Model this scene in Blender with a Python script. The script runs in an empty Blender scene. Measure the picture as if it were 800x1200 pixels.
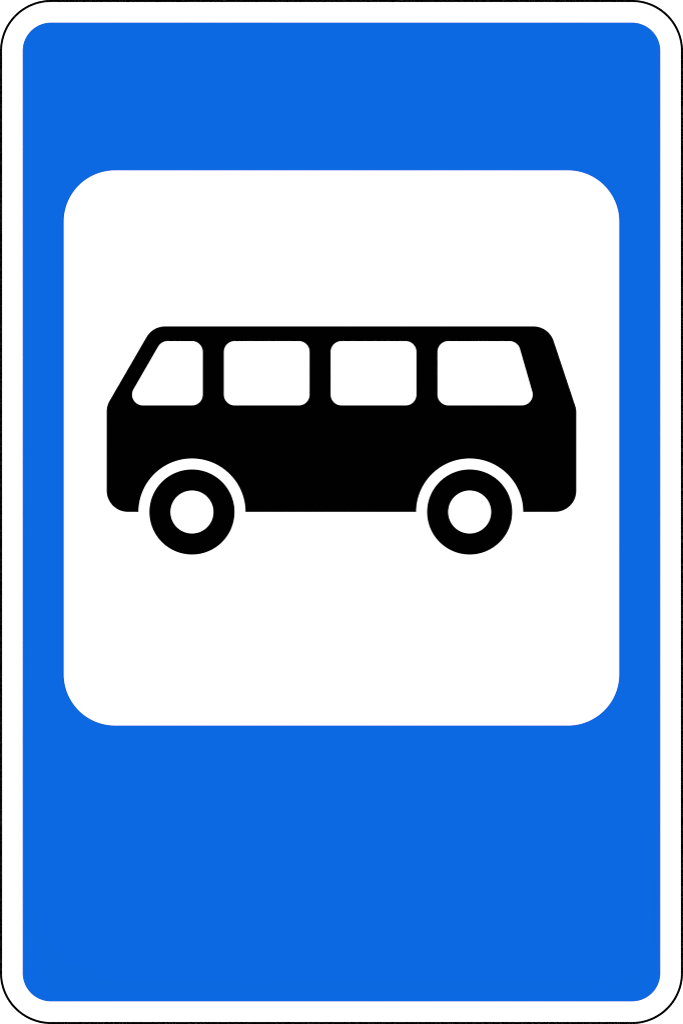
import bpy, bmesh, math
from mathutils import Vector

# ---------------------------------------------------------------- scene, view
sc = bpy.context.scene
sc.render.engine = 'CYCLES'
sc.render.film_transparent = False
sc.cycles.filter_width = 1.0
sc.render.dither_intensity = 0.0
sc.view_settings.view_transform = 'Standard'
sc.view_settings.look = 'None'
sc.view_settings.exposure = 0.0
sc.view_settings.gamma = 1.0
C = sc.collection

# the sign is 600 x 900 mm; one photo pixel is 0.75 mm on it
U = 0.00075
KY = 1.0009                                # the plate is a hair taller than 900 mm
PLATE_T = 0.0010                           # 1 mm sheet metal
FILM = 0.00014                             # one layer of sign film
SINK = 0.00004                             # films are pressed a touch into the layer below


# ---------------------------------------------------------------- materials
def film_material(name, rgb, rough=0.55, spec=0.03, grain=0.0):
    """matt sign film: even colour, a fine grain in the gloss only"""
    m = bpy.data.materials.new(name)
    m.use_nodes = True
    nt = m.node_tree
    b = nt.nodes['Principled BSDF']
    b.inputs['Base Color'].default_value = (*rgb, 1)
    b.inputs['Specular IOR Level'].default_value = spec
    tc = nt.nodes.new('ShaderNodeTexCoord')
    n = nt.nodes.new('ShaderNodeTexNoise')
    n.inputs['Scale'].default_value = 180
    n.inputs['Detail'].default_value = 3
    mr = nt.nodes.new('ShaderNodeMapRange')
    mr.inputs['To Min'].default_value = rough - 0.06
    mr.inputs['To Max'].default_value = rough + 0.06
    nt.links.new(tc.outputs['Object'], n.inputs['Vector'])
    nt.links.new(n.outputs['Fac'], mr.inputs['Value'])
    nt.links.new(mr.outputs['Result'], b.inputs['Roughness'])
    return m


def lin(c):
    c /= 255
    return c / 12.92 if c <= 0.04045 else ((c + 0.055) / 1.055) ** 2.4


LIGHT = 1.25                               # irradiance / pi that reaches the sign
AMBIENT = 0.12                             # of it, from all round
BLUE = tuple(max(0.0, lin(v) / LIGHT) for v in (13, 105, 225.4))
M_WHITE = film_material('white_film', (0.86, 0.86, 0.86))
M_BLUE = film_material('blue_film', BLUE, spec=0.0)
M_BLACK = film_material("black_film", (0.0003, 0.0003, 0.0003), spec=0.0)
M_WALL = film_material('white_board', (0.9, 0.9, 0.9), rough=0.8)


# ---------------------------------------------------------------- outlines
def fillet(pts, radii, seg_deg=2.5):
    """round the corners of a polygon (photo pixels, y down)"""
    out, n = [], len(pts)
    if not isinstance(radii, (list, tuple)):
        radii = [radii] * n
    for i in range(n):
        p, r = Vector(pts[i]), radii[i]
        if r <= 0:
            out.append(p)
            continue
        a = (Vector(pts[i - 1]) - p).normalized()
        b = (Vector(pts[(i + 1) % n]) - p).normalized()
        ang = a.angle(b)
        t = r / math.tan(ang / 2)
        c = p + (a + b).normalized() * (r / math.sin(ang / 2))
        s, e = p + a * t - c, p + b * t - c
        sweep = s.angle_signed(e)          # clockwise positive in mathutils
        k = max(2, int(abs(math.degrees(sweep)) / seg_deg))
        a0 = math.atan2(s.y, s.x)
        for j in range(k + 1):
            th = a0 - sweep * j / k
            out.append(c + Vector((math.cos(th), math.sin(th))) * r)
    return out


def rrect(x0, y0, x1, y1, r):
    return fillet([(x0, y0), (x1, y0), (x1, y1), (x0, y1)], r)


def disc(cx, cy, r, n=144):
    return [Vector((cx + r * math.cos(2 * math.pi * k / n), cy + r * math.sin(2 * math.pi * k / n))) for k in range(n)]


# a photo pixel becomes a point in the sign's own frame: x across, z up from its
# bottom edge; the sign faces -y
def P(v, depth):
    return ((v[0] - 400) * U, -depth, (1200 - v[1]) * U * KY)


def slab(name, loops, d0, d1, mat, parent=None, label=None):
    """a sheet between depths d0 < d1 in front of the sign's back; loops[0] is the
    outline, further loops are openings cut through it"""
    bm = bmesh.new()
    edges, rims = [], []
    for lp in loops:
        vs = [bm.verts.new(P(p, d1)) for p in lp]
        es = [bm.edges.new((vs[i], vs[(i + 1) % len(vs)])) for i in range(len(vs))]
        edges += es
        rims.append(vs)
    if len(loops) == 1:
        bm.faces.new(rims[0])
    else:
        bmesh.ops.triangle_fill(bm, use_beauty=True, use_dissolve=False, edges=edges, normal=(0, -1, 0))
    front = list(bm.faces)
    ret = bmesh.ops.extrude_face_region(bm, geom=front, use_keep_orig=True)
    nv = [g for g in ret['geom'] if isinstance(g, bmesh.types.BMVert)]
    bmesh.ops.translate(bm, verts=nv, vec=(0, d1 - d0, 0))
    bmesh.ops.recalc_face_normals(bm, faces=bm.faces)
    me = bpy.data.meshes.new(name)
    bm.to_mesh(me)
    bm.free()
    me.materials.append(mat)
    o = bpy.data.objects.new(name, me)
    C.objects.link(o)
    if parent is not None:
        o.parent = parent
    if label:
        o['label'] = label
    return o


# ---------------------------------------------------------------- the board behind
bm = bmesh.new()
bmesh.ops.create_cube(bm, size=1.0)
for v in bm.verts:
    v.co = Vector((v.co.x * 9.0, v.co.y * 0.02 + 0.01, v.co.z * 9.0 + 0.45))
bmesh.ops.bevel(bm, geom=list(bm.edges), offset=0.004, segments=2, affect='EDGES')
me = bpy.data.meshes.new('backdrop')
bm.to_mesh(me)
bm.free()
me.materials.append(M_WALL)
board = bpy.data.objects.new('backdrop', me)
C.objects.link(board)
board['kind'] = 'structure'
board['label'] = 'plain white board behind the blue bus stop sign'
board['category'] = 'backdrop'

# ---------------------------------------------------------------- the sign
sign = bpy.data.objects.new('road_sign', None)
C.objects.link(sign)
sign.empty_display_size = 0.1
sign.location = (0, -0.0002, 0)            # hangs flat against the board
sign['label'] = 'upright blue bus stop sign with black bus on a white square'
sign['category'] = 'road sign'

D0 = PLATE_T
D1 = D0 + FILM                             # blue film, black border line
D2 = D1 + FILM                             # white square
D3 = D2 + FILM                             # black bus
D4 = D3 + FILM                             # white windows and hubs
EDGE = 2.85                                # black border line, a little over 2 mm

slab('backing_plate', [rrect(0, 0, 800, 1200, 60)], 0, D0, M_WHITE, sign,
     'white metal plate with rounded corners')
slab('border_line', [rrect(0, 0, 800, 1200, 60), rrect(EDGE, EDGE, 800 - EDGE, 1200 - EDGE, 60 - EDGE)],
     D0 - SINK, D1, M_BLACK, sign, 'thin black line round the edge')
B = 80 / 3
slab('blue_panel', [rrect(B, B, 800 - B, 1200 - B, 100 / 3)], D0 - SINK, D1, M_BLUE, sign,
     'large blue field with rounded corners')
slab('white_panel', [rrect(75, 200, 725, 850, 60)], D1 - SINK, D2, M_WHITE, sign,
     'white square with rounded corners')

# the bus: outline clockwise from the roof, wheel arches cut in its lower edge
T, BOT, L, R = 382.45, 600, 125, 675
WH = (225, 550)
upper = fillet([(L, BOT), (L, 475.6), (179.0, T), (642.7, T), (R, 479.5), (R, BOT)], [25, 25, 25, 25, 25, 25])
arch = []
for cx in reversed(WH):
    for k in range(0, 61):
        th = math.pi * k / 60
        arch.append(Vector((cx + 62.5 * math.cos(th), BOT - 62.5 * math.sin(th))))
# the fillet starts at the lower left corner (its arc runs from the bottom edge up) and
# ends on the bottom edge at the lower right: the arches close it
outline = upper + arch
body = slab('bus_body', [outline], D2 - SINK, D3, M_BLACK, sign, 'black bus silhouette')

wins = [
    ([(189.25, 400), (237.5, 400), (237.5, 475), (145.95, 475)], 'front window with a steep slanted edge'),
    ([(262.5, 400), (362.5, 400), (362.5, 475), (262.5, 475)], None),
    ([(387.5, 400), (487.5, 400), (487.5, 475), (387.5, 475)], None),
    ([(512.5, 400), (606.1, 400), (627.7, 475), (512.5, 475)], 'rear window with one slanted edge'),
]
for pts, lab in wins:
    slab('window', [fillet(pts, 12.5)], D3 - SINK, D4, M_WHITE, body, lab)
for cx in WH:
    w = slab('wheel', [disc(cx, 600, 50)], D2 - SINK, D3, M_BLACK, sign, 'black wheel disc')
    slab('hub', [disc(cx, 600, 25)], D3 - SINK, D4, M_WHITE, w, 'round white hub')

# ---------------------------------------------------------------- light
world = bpy.data.worlds.new('World')
sc.world = world
world.use_nodes = True
bg = world.node_tree.nodes['Background']
bg.inputs['Color'].default_value = (1, 1, 1, 1)
bg.inputs['Strength'].default_value = AMBIENT

# one soft lamp far out in front, just above the camera's axis: even, nearly shadowless
MID = Vector((0, 0, 0.45))
DIST = 12.0
d = Vector((0, -1.0, math.sin(math.radians(1)))).normalized()
ld = bpy.data.lights.new('soft_lamp', 'AREA')
ld.shape = 'DISK'
ld.size = 0.6
ld.energy = (LIGHT - AMBIENT) * math.pi ** 2 * DIST ** 2 / -d.y
ld.color = (1, 1, 1)
lo = bpy.data.objects.new('soft_lamp', ld)
C.objects.link(lo)
lo.location = MID + d * DIST
lo.rotation_euler = (-d).to_track_quat('-Z', 'Y').to_euler()

# ---------------------------------------------------------------- camera
cd = bpy.data.cameras.new('camera')
cam = bpy.data.objects.new('camera', cd)
C.objects.link(cam)
face = D1 + 0.0002                         # framed on the sign's face
cdist = 6.0
cam.location = (0, -face - cdist, 0.45 * KY)
cam.rotation_euler = (math.radians(90), 0, 0)
cd.sensor_fit = 'HORIZONTAL'
cd.sensor_width = 36
cd.lens = 36 * cdist / (799.5 * U)
cd.clip_start = 0.1
cd.clip_end = 100
sc.camera = cam
